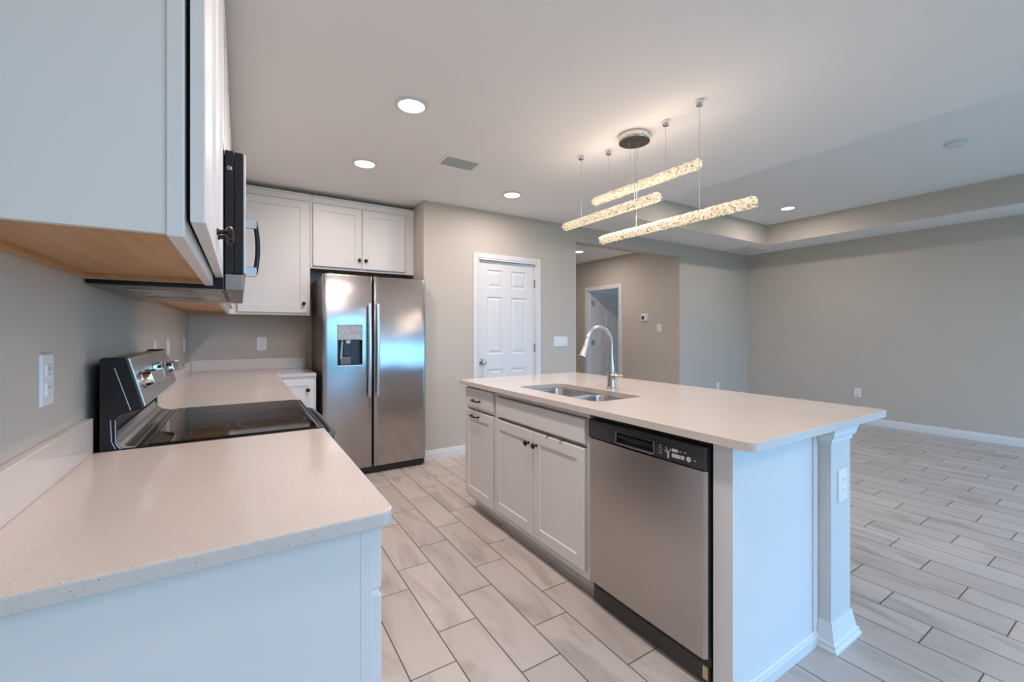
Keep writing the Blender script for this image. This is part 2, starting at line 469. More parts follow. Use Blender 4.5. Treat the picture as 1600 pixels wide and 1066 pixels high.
# painted faces of the tray reach down to the lower ceiling
tw.box(TX0-.001, TX0+e, TY0, TY1, ZC+.0005, ZC+.1).box(TX1-e, TX1+.001, TY0, TY1, ZC+.0005, ZC+.1).box(TX0, TX1, TY1-e, TY1+.001, ZC+.0005, ZC+.1).box(TX0, TX1, TY0-.001, TY0+e, ZC+.0005, ZC+.1)
struct('wall_tray', tw, M['wall'])

BP = [(0, 0), (0.014, 0), (0.014, 0.060), (0.011, 0.070), (0.011, 0.080), (0.006, 0.094), (0, 0.094)]   # (out, z)
def base_x(name, x, sgn, y0, y1):     # runs along Y on a wall plane x, sticking out sgn
    return struct(name, MB().prism([(x+sgn*a, z) for a, z in BP], 1, y0, y1), M['trim'])
def base_y(mb, y, x0, x1):            # runs along X, sticks out to -Y
    mb.prism([(y-a, z) for a, z in BP], 0, x0, x1); return mb
mb = MB(); base_y(mb, 4.03, 1.518, 2.056); base_y(mb, 4.03, 2.925, 3.4614); base_y(mb, 4.03, 5.432, 7.24)
struct('baseboard_pantry', mb, M['trim'])
base_x('baseboard_right', 7.24, -1, -3.2, 4.03)
mb = MB(); mb.prism([(HX-a, z) for a, z in BP], 1, 4.15, HD0-.057); mb.prism([(HX-a, z) for a, z in BP], 1, HD1+.057, 8.2)
struct('baseboard_hall', mb, M['trim'])
base_x('baseboard_left', XW, 1, -3.2, 0.6)

# window walls behind the camera: open sliding doors to the lawn
def slider(name, x0, x1):
    m = MB()
    for a, b in ((x0, x0+.05), (x1-.05, x1), ((x0+x1)/2-.04, (x0+x1)/2+.04)): m.box(a, b, -3.31, -3.21, 0, 2.35)
    m.box(x0, x1, -3.31, -3.21, 2.29, 2.35).box(x0, x1, -3.31, -3.21, 0, .03)
    struct(name, m, M['trim'])
slider('window_1', .9, 4.7); slider('window_2', 4.9, 7.1)
m = MB()
for a in (-2.9, -2.125, -1.35): m.box(7.26, 7.34, a, a+.05, .15, 2.35)
m.box(7.26, 7.34, -2.9, -1.3, .15, .20).box(7.26, 7.34, -2.9, -1.3, 2.30, 2.35)
struct('window_added', m, M['trim'])  # unseen side window added to brighten the left wall
m = MB()
m.box(9.01, 9.09, 5.8, 5.84, .7, 2.1).box(9.01, 9.09, 7.36, 7.4, .7, 2.1).box(9.01, 9.09, 5.8, 7.4, .7, .74).box(9.01, 9.09, 5.8, 7.4, 2.06, 2.1).box(9.01, 9.09, 5.8, 7.4, 1.38, 1.42)
struct('window_3', m, M['trim'])
lawn = MB().box(-60, 7.6, -80, -3.4, -.2, -.12).box(7.6, 60, -80, 3, -.2, -.12).build('ground', M['lawn'], keep=True); lawn['kind'] = 'structure'

# ---- doors
SIX = [(1.74, 1.93), (1.02, 1.64), (0.23, 0.86)]
SIXPROF = ((0, 0), (0.008, -0.009), (0.022, -0.009), (0.040, -0.002))
def six_panels(u0, u1, z0, hs):
    w = u1-u0; a = w*0.155; gap = w*0.135
    pw = (w-2*a-gap)/2
    out = []
    for k in (0, 1):
        ua = u0+a+k*(pw+gap)
        for lo, hi in SIX: out.append((ua, ua+pw, z0+lo*hs, z0+hi*hs))
    return out
def casing_profile(mb, fn, a, b, top, wd=0.057):
    # three pieces of stepped casing round an opening a..b x 0..top
    for (u0, u1, v0, v1) in ((a-wd, a-.004, 0, top+wd), (b+.004, b+wd, 0, top+wd), (a-.004, b+.004, top+.004, top+wd)):
        mb.panelled(fn, u0, u1, v0, v1, 0.016, (), edge=0.005)
d1 = bpy.data.objects.new('door_1', None); COL.objects.link(d1); d1.location = ((DX0+DX1)/2, 4.06, 0); d1['kind'] = 'structure'
MB().panelled(f_ym(4.052), DX0+.012, DX1-.012, 0.012, DZ-.012, 0.035, six_panels(DX0+.012, DX1-.012, 0.0, DZ/2.037)+[], prof=SIXPROF).build('door_panel', M['trim'], d1)
m = MB(); casing_profile(m, f_ym(4.014), DX0, DX1, DZ); m.build('door_casing', M['trim'], d1)
m = MB().box(DX0-.004, DX0+.010, 4.014, 4.14, 0, DZ).box(DX1-.010, DX1+.004, 4.014, 4.14, 0, DZ).box(DX0, DX1, 4.014, 4.14, DZ-.010, DZ+.004)
m.box(DX0+.01, DX0+.022, 4.09, 4.12, 0, DZ-.01).box(DX1-.022, DX1-.01, 4.09, 4.12, 0, DZ-.01).box(DX0, DX1, 4.09, 4.12, DZ-.022, DZ)
m.build('door_jamb', M['trim'], d1)
k = MB().lathe([(0.032, 0), (0.033, .004), (0.028, .008), (0.012, .012), (0.011, .03), (0.022, .036), (0.029, .048), (0.029, .056), (0.022, .066), (0.008, .069)], (2.171, 4.052, 0.942), (0, -1, 0), 24).build('door_knob', M['nickel'], d1, smooth=True)
for z in (1.81, 1.08, 0.25):
    h = MB().box(DX1-.020, DX1-.002, 4.044, 4.052, z-.045, z+.045).lathe([(.006, -.048), (.006, .048)], (DX1-.010, 4.040, z), (0, 0, 1), 10)
    h.build('door_hinge', M['nickel'], d1)
d2 = bpy.data.objects.new('door_2', None); COL.objects.link(d2); d2.location = (HX+.06, (HD0+HD1)/2, 0); d2['kind'] = 'structure'
# leaf swung 90 degrees into the room beyond, hinged at the far jamb
MB().panelled(f_ym(HD1-.02), HX+.125, HX+.125+.77, 0.012, 2.00, 0.035, six_panels(HX+.125, HX+.895, 0.0, .98), prof=SIXPROF).build('door_panel', M['trim'], d2)
m = MB(); casing_profile(m, f_xm(HX-.016), HD0, HD1, HDZ); m.build('door_casing', M['trim'], d2)
m = MB().box(HX-.016, HX+.12, HD0-.004, HD0+.012, 0, HDZ).box(HX-.016, HX+.12, HD1-.012, HD1+.004, 0, HDZ).box(HX-.016, HX+.12, HD0, HD1, HDZ-.012, HDZ+.004)
m.box(HX+.05, HX+.08, HD1-.022, HD1-.012, 0, HDZ-.012)
m.build('door_jamb', M['trim'], d2)
for z in (1.80, 1.06, 0.25):
    MB().box(HX+.085, HX+.118, HD1-.016, HD1-.012, z-.045, z+.045).box(HX+.121, HX+.124, HD1-.055, HD1-.020, z-.045, z+.045).lathe([(.007, -.048), (.007, .048)], (HX+.122, HD1-.018, z), (0, 0, 1), 10).build('door_hinge', M['nickel'], d2)

# ---- island knee wall
KX0, KX1, KY0, KY1 = 1.987, 2.165, 0.775, 2.83
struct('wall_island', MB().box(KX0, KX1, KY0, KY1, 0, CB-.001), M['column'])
m = MB()
def wrap(mb, x0, x1, y0, y1, prof, notch):
    """moulding round the near end of the knee wall: prof is (out, z) from bottom to top; its left return dies into the end panel at y=notch"""
    R = []
    for o_, z in prof:
        R.append([(x0-o_, notch, z), (x0-o_, y0-o_, z), (x1+o_, y0-o_, z), (x1+o_, y1, z)])
    V = [[mb.bm.verts.new(p) for p in r] for r in R]
    for A, B in zip(V, V[1:]):
        for i in range(3): mb.bm.faces.new((A[i], A[i+1], B[i+1], B[i]))
wrap(m, KX0, KX1, KY0, KY1, [(0.0, 0), (0.030, 0), (0.030, .010), (0.024, .016), (0.024, .028), (0.016, .034), (0.004, .104), (0.0, .104)], 0.818)
o = struct('baseboard_island', m, M['trim'])
m = MB()
wrap(m, KX0, KX1, KY0, KY1, [(0, .818), (.006, .818), (.006, .832), (.014, .838), (.018, .852), (.018, .862), (.022, .866), (.022, CB-.001), (0, CB-.001)], 0.818)
struct('trim_1', m, M['trim'])

# ---------------------------------------------------------------- cabinets
DPROF = ((0, 0), (0.003, -0.007))
def knob(parent, o, ax):
    return MB().lathe([(.008, 0), (.0075, .003), (.0055, .006), (.0055, .015), (.010, .019), (.0155, .023), (.0165, .027), (.014, .031), (.006, .034)], o, ax, 20).build('knob', M['bronze'], parent, smooth=True)
def pull(parent, c):                       # arched bar pull on a -X face, runs along Y
    x, y, z = c
    m = MB()
    for s_ in (-1, 1):
        m.lathe([(.0075, 0), (.006, .004), (.005, .022)], (x, y+s_*.048, z), (-1, 0, 0), 12)
    m.tube([(x-.020-.006*math.cos(t*PI/2), y+t*.056, z) for t in [i/6 for i in range(-6, 7)]], [.0042+.002*(1-abs(i)/6) for i in range(-6, 7)], 10)
    return m.build('pull_handle', M['bronze'], parent, smooth=True)
def shaker(fn, u0, u1, z0, z1, parent, name='door', t=0.02, st=0.057):
    return MB().panelled(fn, u0, u1, z0, z1, t, [(u0+st, u1-st, z0+st, z1-st)], prof=DPROF).build(name, M['cab'], parent)
def slab(fn, u0, u1, z0, z1, parent, name='drawer', t=0.02):
    return MB().panelled(fn, u0, u1, z0, z1, t, (), edge=0.003).build(name, M['cab'], parent)

XU = -0.074; ZU = 1.414; ZTOP = 2.508
def upper_left(y0, y1, z0, doors, label, wood=True, near_end=False, far=None):
    c = thing('upper_cabinet', ((XW+XU)/2, (y0+y1)/2, z0), label, 'cabinet', None)
    xb = XW+.002
    b = MB()
    b.box(xb, XU-.0223, y0+.003, y0+.018, z0, ZTOP-.01).box(xb, XU-.0223, y1-.018, y1-.003, z0, ZTOP-.01)
    b.box(xb, XU-.0223, y0+.018, y1-.018, ZTOP-.03, ZTOP-.01).box(xb, xb+.008, y0+.018, y1-.018, z0+.03, ZTOP-.03)
    b.box(xb, XU-.0223, y0+.018, y1-.018, z0+.02, z0+.032)
    b.build('cabinet_box', M['cab'], c)
    fr = MB()
    fr.box(XU-.022, XU, y0, y0+.04, z0-.004, ZTOP).box(XU-.022, XU, y1-.04, y1, z0-.004, ZTOP)
    fr.box(XU-.022, XU, y0+.04, y1-.04, z0-.004, z0+.034).box(XU-.022, XU, y0+.04, y1-.04, ZTOP-.08, ZTOP)
    fr.build('face_frame', M['cab'], c, bevel=.0012)
    if wood:
        u = MB().box(xb+.014, XU-.0223, y0+.019, y1-.019, z0+.013, z0+.0195).box(xb, xb+.013, y0+.019, y1-.019, z0, z0+.0195).box(xb+.014, XU-.0223, y1-.032, y1-.019, z0, z0+.0125)
        o_ = u.build('underside_panel', M['wood'], c); o_['label'] = 'bare maple underside panel'
    n = len(doors)
    for i, (a, b_) in enumerate(doors):
        d = shaker(f_xp(-.047), a, b_, z0+.023, ZTOP-.082, c)
        yk = b_-.03 if (n == 2 and i == 0) else a+.03
        knob(d, (-.047, yk, z0+.085), (1, 0, 0))
    cr = MB().prism([(XU, ZTOP-.078), (XU+.008, ZTOP-.078), (XU+.010, ZTOP-.02), (XU+.020, ZTOP-.006), (XU+.020, ZTOP), (XU, ZTOP)], 1, y0, y1 if far is None else far)
    cr.build('crown_molding', M['cab'], c)
    return c
upper_left(0.843, 1.688, ZU, [(0.850, 1.264), (1.268, 1.680)], 'near white two-door upper cabinet with maple underside, left foreground above the quartz counter')
upper_left(1.690, 2.451, 1.862, [(1.696, 2.068), (2.073, 2.445)], 'short white upper cabinet directly above the microwave', wood=False)
upper_left(2.453, 4.302, ZU, [(2.46, 2.84), (2.845, 3.225), (3.23, 3.9)], 'long white upper cabinet on the left wall just past the microwave', far=4.282)

def upper_back(x0, x1, z0, doors, knobs, label, xf0=None):
    YU = 4.304
    c = thing('upper_cabinet', ((x0+x1)/2, 4.46, z0), label, 'cabinet')
    xf0 = x0 if xf0 is None else xf0
    b = MB().box(x0+.003, x0+.018, YU+.0223, 4.628, z0, ZTOP-.01).box(x1-.018, x1-.003, YU+.0223, 4.628, z0, ZTOP-.01)
    b.box(x0+.018, x1-.018, YU+.0223, 4.628, ZTOP-.03, ZTOP-.01).box(x0+.018, x1-.018, 4.618, 4.628, z0+.03, ZTOP-.03)
    b.build('cabinet_box', M['cab'], c)
    fr = MB()
    lo = min(d_[0] for d_ in doors); hi = max(d_[1] for d_ in doors)
    fr.box(xf0, lo+.012, YU, YU+.022, z0-.004, ZTOP).box(hi-.012, x1, YU, YU+.022, z0-.004, ZTOP)
    fr.box(lo+.012, hi-.012, YU, YU+.022, z0-.004, z0+.034).box(lo+.012, hi-.012, YU, YU+.022, ZTOP-.09, ZTOP)
    if len(doors) == 2:
        mid = (doors[0][1]+doors[1][0])/2
        fr.box(mid-.02, mid+.02, YU, YU+.022, z0+.034, ZTOP-.09)
    fr.build('face_frame', M['cab'], c, bevel=.0012)
    o_ = MB().box(x0+.018, x1-.018, YU+.0223, 4.618, z0+.014, z0+.021).build('underside_panel', M['wood'], c); o_['label'] = 'bare maple underside panel'
    for (a, b_), (kx, kz) in zip(doors, knobs):
        d = shaker(f_ym(YU-.022), a, b_, z0+.018, 2.434, c, st=.06)
        knob(d, (kx, YU-.022, kz), (0, -1, 0))
    MB().prism([(YU, 2.445), (YU-.008, 2.445), (YU-.010, 2.49), (YU-.020, 2.50), (YU-.020, ZTOP), (YU, ZTOP)], 0, xf0+.022, x1).build('crown_molding', M['cab'], c)
    return c
upper_back(-0.360, 0.538, ZU, [(-0.02, 0.513)], [(0.481, 1.514)], 'tall white single-door upper cabinet on the back wall left of the refrigerator', xf0=XU)
upper_back(0.540, 1.515, 1.847, [(0.560, 0.985), (0.998, 1.415)], [(0.963, 1.945), (1.024, 1.945)], 'wide short white two-door cabinet above the refrigerator')

# lower cabinets on the left wall
XB = 0.219
def lower_left(y0, y1, label, end=False):
    c = thing('base_cabinet', (-.08, (y0+y1)/2, 0), label, 'cabinet')
    b = MB().box(XW+.002, .1962, y0, y1, .09, CB-.001).box(XW+.002, .14, y0, y1, 0, .09)
    b.build('cabinet_box', M['cab'], c)
    MB().box(.1965, XB, y0, y0+.04, .088, CB-.001).box(.1965, XB, y1-.04, y1, .088, CB-.001).box(.1965, XB, y0+.04, y1-.04, .088, .13).box(.1965, XB, y0+.04, y1-.04, CB-.04, CB-.001).box(.1965, XB, y0+.04, y1-.04, .72, .76).build('face_frame', M['cab'], c, bevel=.0012)
    n = max(1, round((y1-y0)/.42)); wd = (y1-y0)/n
    for i in range(n):
        a, b_ = y0+i*wd+.006, y0+(i+1)*wd-.006
        d = slab(f_xp(.239), a, b_, .753, .873, c, 'drawer'); knob(d, (.239, (a+b_)/2, .813), (1, 0, 0))
        d = shaker(f_xp(.239), a, b_, .105, .737, c); knob(d, (.239, a+.03 if i % 2 else b_-.03, .69), (1, 0, 0))
    return c
cb = lower_left(0.862, 1.686, 'near white base cabinet with large side panel under the foreground quartz counter')
MB().box(XB, XB+.014, .866, .872, .738, .752).build('bumper_pad', M['plate'], cb)
lower_left(2.455, 3.99, 'white base cabinet run past the stove on the left wall')
c = thing('base_cabinet', (.4, 4.3, 0), 'white corner base cabinet with dark round knob just left of the refrigerator', 'cabinet')
MB().box(.24, .545, 4.014, 4.628, .09, CB-.001).box(.24, .545, 4.07, 4.628, 0, .09).build('cabinet_box', M['cab'], c)
MB().box(.24, .285, 3.992, 4.013, .088, CB-.001).box(.515, .546, 3.992, 4.013, .088, CB-.001).box(.285, .515, 3.992, 4.013, .845, CB-.001).box(.285, .515, 3.992, 4.013, .088, .12).build('face_frame', M['cab'], c, bevel=.0012)
d = shaker(f_ym(3.972), .275, .532, .105, .862, c, st=.05); knob(d, (.478, 3.972, .775), (0, -1, 0))

# island cabinets (fronts face -X)
IX = 1.392; IF = 1.372
def isl_frame(m, y0, y1):
    m.box(IX, IX+.02, y0, y0+.02, .088, CB-.001).box(IX, IX+.02, y1-.02, y1, .088, CB-.001).box(IX, IX+.02, y0+.02, y1-.02, .088, .15).box(IX, IX+.02, y0+.02, y1-.02, .855, CB-.001).box(IX, IX+.02, y0+.02, y1-.02, .720, .745)
c = thing('base_cabinet', (1.68, 2.61, 0), 'narrow white island cabinet with two dark bar pulls at the far end of the island', 'cabinet')
MB().box(IX+.021, 1.985, 2.398, 2.818, .09, CB-.001).box(1.455, 1.985, 2.398, 2.80, 0, .09).build('cabinet_box', M['cab'], c)
m = MB(); isl_frame(m, 2.398, 2.818); m.build('face_frame', M['cab'], c, bevel=.0012)
d = slab(f_xm(IF), 2.410, 2.805, .742, .866, c, 'drawer'); pull(d, (IF, 2.632, .788))
d = shaker(f_xm(IF), 2.410, 2.812, .118, .712, c); pull(d, (IF, 2.650, .680))
c = thing('base_cabinet', (1.68, 1.96, 0), 'wide white two-door sink cabinet between bar-pull cabinet and dishwasher in the island', 'cabinet')
MB().box(IX+.021, IX+.04, 1.52, 2.396, .09, CB-.001).box(IX+.04, 1.985, 1.52, 1.536, .09, CB-.001).box(IX+.04, 1.985, 2.38, 2.396, .09, CB-.001).box(IX+.04, 1.985, 1.536, 2.38, .09, .105).box(1.455, 1.985, 1.52, 2.396, 0, .09).box(1.972, 1.985, 1.536, 2.38, .105, CB-.001).build('cabinet_box', M['cab'], c)
m = MB(); isl_frame(m, 1.52, 2.396); m.build('face_frame', M['cab'], c, bevel=.0012)
o_ = slab(f_xm(IF), 1.538, 2.372, .732, .848, c, 'false_drawer_front')
d = shaker(f_xm(IF), 1.962, 2.385, .130, .708, c); knob(d, (IF, 2.0, .640), (-1, 0, 0))
d = shaker(f_xm(IF), 1.538, 1.956, .130, .708, c); knob(d, (IF, 1.925, .640), (-1, 0, 0))
# over-door towel bar: hooks over the top of the right-hand door, bar hangs inside
m = MB()
for y in (1.83, 1.715):
    m.tube([(IF+.0245, y, .66), (IF+.0245, y, .708), (IF+.018, y, .7125), (IF, y, .7125), (IF-.004, y, .709), (IF-.004, y, .699)], .0032, 8)
m.tube([(IF+.0245, 1.83, .66), (IF+.0245, 1.715, .66)], .0032, 8)
tag(m.build('towel_bar', M['brass'], smooth=True), 'small brass over-door towel hooks on top edge of the island sink cabinet door', 'hook')
c = thing('island_end_panel', (1.68, .86, 0), 'white end panel closing the near end of the island beside the dishwasher', 'cabinet panel')
MB().box(IX, 1.985, .826, .897, .0, CB-.001).build('panel', M['trim'], c, bevel=.0015)
MB().prism([(0.826-a*1.0, z*.62) for a, z in BP], 0, IX+.001, 1.985).build('base_trim', M['trim'], c)
MB().box(1.950, 1.985, .819, .826, .059, CB-.002).build('corner_strip', M['trim'], c, bevel=.002)

# ---------------------------------------------------------------- countertops
def rounded_poly(pts, rad, seg=6):
    out = []
    n = len(pts)
    for i, (p, r) in enumerate(zip(pts, rad)):
        if r <= 0: out.append(tuple(p)); continue
        p = Vector(p); a = Vector(pts[i-1]); b = Vector(pts[(i+1) % n])
        da = (a-p).normalized(); db = (b-p).normalized()
        s0 = p+da*r; s1 = p+db*r; c_ = p+da*r+db*r
        for k in range(seg+1):
            t = k/seg*PI/2
            out.append(tuple(c_ - db*r*math.cos(t) - da*r*math.sin(t)))
    return out
c = thing('countertop', (-.06, 1.26, CB), 'near speckled quartz countertop with short backsplash in left foreground', 'countertop')
MB().prism(rounded_poly([(XW, .8355), (.258, .8355), (.258, 1.688), (XW, 1.688)], [0, .03, 0, 0]), 2, CB, CT).build('slab', M['quartz'], c, bevel=.004)
MB().box(XW+.001, XW+.021, .8355, 1.688, CT+.0005, CT+.1).build('backsplash', M['quartz'], c, bevel=.002)
c = thing('countertop', (-.06, 3.5, CB), 'L-shaped speckled quartz countertop in the far left corner behind the stove', 'countertop')
MB().prism([(XW, 2.453), (.257, 2.453), (.257, 3.972), (.546, 3.972), (.546, 4.629), (XW, 4.629)], 2, CB, CT).build('slab', M['quartz'], c, bevel=.004)
MB().box(XW+.001, XW+.021, 2.453, 4.629, CT+.0005, CT+.1).box(XW+.022, .538, 4.609, 4.629, CT+.0005, CT+.1).build('backsplash', M['quartz'], c, bevel=.002)
# island top with the sink cut-out
def slab_hole(x0, x1, y0, y1, z0, z1, rr, hole, hr):
    bm = bmesh.new()
    outer = rounded_poly([(x0, y0), (x1, y0), (x1, y1), (x0, y1)], rr, 8)
    hx0, hx1, hy0, hy1 = hole
    inner = rounded_poly([(hx0, hy0), (hx1, hy0), (hx1, hy1), (hx0, hy1)], [hr]*4, 8)
    E = []
    for loop in (outer, inner):
        vs = [bm.verts.new((p[0], p[1], z1)) for p in loop]
        for i in range(len(vs)): E.append(bm.edges.new((vs[i], vs[(i+1) % len(vs)])))
    bmesh.ops.triangle_fill(bm, use_beauty=True, use_dissolve=False, edges=E)
    g = bmesh.ops.extrude_face_region(bm, geom=list(bm.faces))
    for v in [x for x in g['geom'] if isinstance(x, bmesh.types.BMVert)]: v.co.z = z0
    r = MB(); r.bm = bm
    return r
c = thing('countertop', (1.9, 1.8, CB), 'long speckled quartz island countertop with undermount sink cutout', 'countertop')
SX0, SX1, SY0, SY1 = 1.492, 1.835, 1.585, 2.30
slab_hole(1.346, 2.445, .732, 2.876, CB, CT, [.035, .03, .03, .035], (SX0, SX1, SY0, SY1), .05).build('slab', M['quartz'], c, bevel=.003)

# ---------------------------------------------------------------- sink and faucet
c = thing('kitchen_sink', ((SX0+SX1)/2, (SY0+SY1)/2, CB-.2), 'stainless double-bowl sink set into the island countertop', 'sink')
ym = 1.93
def bowl(x0, x1, y0, y1, dep, name):
    m = MB(); zt = CB-.001
    rings = []
    for ins, z, r in ((-.012, zt, .06), (0, zt, .055), (.003, zt-.01, .055), (.010, zt-dep+.03, .05), (.022, zt-dep+.008, .045), (.045, zt-dep, .04)):
        P = rounded_poly([(x0+ins, y0+ins), (x1-ins, y0+ins), (x1-ins, y1-ins), (x0+ins, y1-ins)], [r]*4, 6)
        rings.append([m.bm.verts.new((p[0], p[1], z)) for p in P])
    for A, B in zip(rings, rings[1:]):
        for i in range(len(A)): m.bm.faces.new((A[i], A[(i+1) % len(A)], B[(i+1) % len(A)], B[i]))
    m.bm.faces.new(rings[-1])
    o_ = m.build(name, M['steel_sink'], c, smooth=True)
    cx, cy = (x0+x1)/2, (y0+y1)/2
    MB().lathe([(.043, 0), (.043, .003), (.036, .004), (.030, .002), (.012, .002)], (cx, cy, zt-dep+.0005), (0, 0, 1), 20).build('drain', M['chrome'], o_, smooth=True)
bowl(SX0-.008, SX1+.008, ym+.014, SY1+.006, .19, 'bowl')
bowl(SX0-.008, SX1+.008, SY0-.006, ym-.014, .17, 'bowl')
c = thing('kitchen_faucet', (1.93, 1.92, CT), 'brushed nickel gooseneck pull-down faucet standing behind the island sink', 'faucet')
MB().lathe([(.028, 0), (.028, .004), (.0245, .008), (.0225, .05), (.022, .09), (.0235, .115), (.019, .145), (.0135, .20), (.0125, .26)], (1.93, 1.92, CT+.0005), (0, 0, 1), 28).build('body', M['nickel'], c, smooth=True)
R_ = .098; zc_ = 1.193
arc = [(1.93, 1.92, 1.16), (1.93, 1.92, 1.18)]+[(1.93-R_+R_*math.cos(t), 1.92, zc_+R_*math.sin(t)) for t in [i/16*PI*.93 for i in range(17)]]
MB().tube(arc, .0118, 16).build('spout', M['nickel'], c, smooth=True)
ex, ey, ez = arc[-1]
dv = (Vector(arc[-1])-Vector(arc[-2])).normalized()
dv = (dv+Vector((-.10, 0, -.1))).normalized()
sp = MB().lathe([(.0122, -.004), (.0135, .004), (.014, .03), (.017, .065), (.0215, .098), (.0225, .104), (.0215, .108)], (ex, ey, ez), dv, 24).build('spray_head', M['nickel'], c, smooth=True)
MB().lathe([(.019, 0), (.019, .003)], Vector((ex, ey, ez))+dv*.1075, dv, 20).build('nozzle', M['black'], sp)
MB().lathe([(.0205, 0), (.0205, .012), (.018, .030), (.012, .036)], (1.93, 1.905, CT+.075), (0, -1, 0), 20).tube([(1.93, 1.88, CT+.080), (1.935, 1.855, CT+.084), (1.94, 1.832, CT+.080)], [.017, .015, .008], 12, flat=(1, .6)).build('lever_handle', M['nickel'], c, smooth=True)

# ---------------------------------------------------------------- dishwasher
c = thing('dishwasher', (1.68, 1.21, 0), 'stainless steel dishwasher with dark control strip built into the island', 'dishwasher')
DY0, DY1 = .906, 1.512
MB().box(1.402, 1.95, DY0+.004, DY1-.004, .08, .868).build('tub', M['black'], c)
dd = MB()
# slightly crowned door skin, rounded vertical edges
pf = []
for i in range(61):
    t = i/60; y = DY0+.004+(DY1-DY0-.008)*t
    pf.append((1.3705+.012*max(0, (abs(t-.5)*2-.965)/.035)**2 - .003*(1-(2*t-1)**2), y))
dd.prism(pf+[(1.401, DY1-.004), (1.401, DY0+.004)], 2, .116, .772)
dd.build('door', M['steel_dw'], c, smooth=True)
# control panel with a pocket handle
cp = MB(); HY0, HY1, HZ0, HZ1 = 1.128, 1.332, .784, .832
cp.panelled(f_xm(1.366), DY0+.003, DY1-.003, .774, .858, .034, [(HY0, HY1, HZ0, HZ1)], prof=((0, 0), (.003, -.002), (.006, -.026)), edge=.006)
p_ = cp.build('control_panel', M['dwpanel'], c)
MB().box(1.3675, 1.389, HY0+.008, HY1-.008, HZ1-.022, HZ1-.010).build('pocket_handle', M['blackgloss'], p_, bevel=.003)
hr_ = [(1.3655, HY0+.002, HZ1+.001), (1.3655, HY0+.001, HZ0+.008), (1.3655, HY0+.008, HZ0-.001), (1.3655, HY1-.008, HZ0-.001), (1.3655, HY1-.001, HZ0+.008), (1.3655, HY1-.002, HZ1+.001)]
MB().tube(hr_, .0016, 8).build('pocket_lit_edge', M['nickel'], p_, smooth=True)  # pale tube stands in for the lit edge of the pocket
ld = MB()
for i in range(4): ld.box(1.3652, 1.3658, 1.092, 1.104, .796+i*.0095, .7985+i*.0095)
ld.prism([(1.3652, 1.058), (1.3658, 1.058), (1.3658, 1.066), (1.3652, 1.066)], 2, .786, .806)
def stroke(y0, z0, y1, z1, wd=.0035):
    d_ = Vector((0, y1-y0, z1-z0)); nrm = Vector((0, -d_.z, d_.y)).normalized()*wd/2
    a = Vector((1.3652, y0, z0)); b = Vector((1.3652, y1, z1))
    ld.face([a+nrm, b+nrm, b-nrm, a-nrm])
stroke(1.073, .826, 1.062, .806); stroke(1.050, .822, 1.062, .806); stroke(1.078, .812, 1.066, .806)
ld.box(1.3652, 1.3658, 1.020, 1.046, .815, .826)
for y in (.985, 1.005): ld.box(1.3652, 1.3658, y, y+.009, .821, .8235)
ld.box(1.3652, 1.3658, 1.012, 1.046, .794, .808).box(1.3652, 1.3658, .992, 1.009, .795, .808)
ld.lathe([(.0095, 0), (.0095, .0005)], (1.3658, .975, .802), (-1, 0, 0), 18).box(1.3652, 1.3658, .945, .955, .801, .804)
o_ = ld.build('control_markings', M['ink'], p_); o_['label'] = 'light grey printed control markings'
MB().box(1.40, 1.60, DY0+.004, DY1-.004, .862, .884).build('dark_gap_fill', M['black'], c)  # black fill stands in for the shade in the gap above the panel
kp = MB().box(1.404, 1.42, DY0+.012, DY1-.004, .008, .076).build('kick_plate', M['dwpanel'], c, bevel=.002)
MB().box(1.4030, 1.4038, .925, .945, .022, .068).build('paper_label', M['tag'], kp)

# ---------------------------------------------------------------- refrigerator
c = thing('refrigerator', (1.04, 4.2, 0), 'stainless side-by-side refrigerator with ice and water dispenser', 'refrigerator')
FX0, FX1, FY = .587, 1.490, 3.893
FZ0, FZ1 = .068, 1.752
MB().box(FX0+.003, FX1-.003, FY+.062, 4.60, .03, FZ1-.012).build('cabinet_body', M['greyside'], c, bevel=.004)
def fdoor(x0, x1, hole=None):
    """crowned door front built as vertical columns; hole is the dispenser recess"""
    m = MB(); xc, hw = (FX0+FX1)/2, (FX1-FX0)/2
    def fy(x):
        d_ = min(x-x0, x1-x); r = .014
        e_ = 0 if d_ > r else (r-math.sqrt(max(0, r*r-(r-d_)**2)))
        return FY + .010*((x-xc)/hw)**2 + e_
    xs = sorted(set([x0, x0+.002, x0+.005, x0+.009, x0+.014, x1-.014, x1-.009, x1-.005, x1-.002, x1]+[x0+.014+(x1-x0-.028)*i/16 for i in range(1, 16)]+(list(hole[:2]) if hole else [])))
    zs = [FZ0, FZ0+.006, FZ1-.006, FZ1]
    if hole: zs = sorted(zs+list(hole[2:]))
    def P(x, z): return (x, fy(x)+(.004 if z in (FZ0, FZ1) else 0), z)
    V = {(i, j): m.bm.verts.new(P(x, z)) for i, x in enumerate(xs) for j, z in enumerate(zs)}
    for i in range(len(xs)-1):
        for j in range(len(zs)-1):
            if hole and hole[0] <= xs[i] < hole[1] and hole[2] <= zs[j] < hole[3]: continue
            m.bm.faces.new((V[i, j], V[i+1, j], V[i+1, j+1], V[i, j+1]))
    yb = FY+.058
    # back and sides
    BV = {(i, j): m.bm.verts.new((xs[i], yb, zs[j])) for i in (0, len(xs)-1) for j in range(len(zs))}
    TB = {(i, j): (BV[i, j] if (i, j) in BV else m.bm.verts.new((xs[i], yb, zs[j]))) for i in range(len(xs)) for j in (0, len(zs)-1)}
    for i in range(len(xs)-1):
        for j in (0, len(zs)-1): m.bm.faces.new((V[i, j], V[i+1, j], TB[i+1, j], TB[i, j]))
    for j in range(len(zs)-1):
        for i in (0, len(xs)-1): m.bm.faces.new((V[i, j], V[i, j+1], BV[i, j+1], BV[i, j]))
    return m
GX = .996
DH = (.700, .906, .972, 1.325)
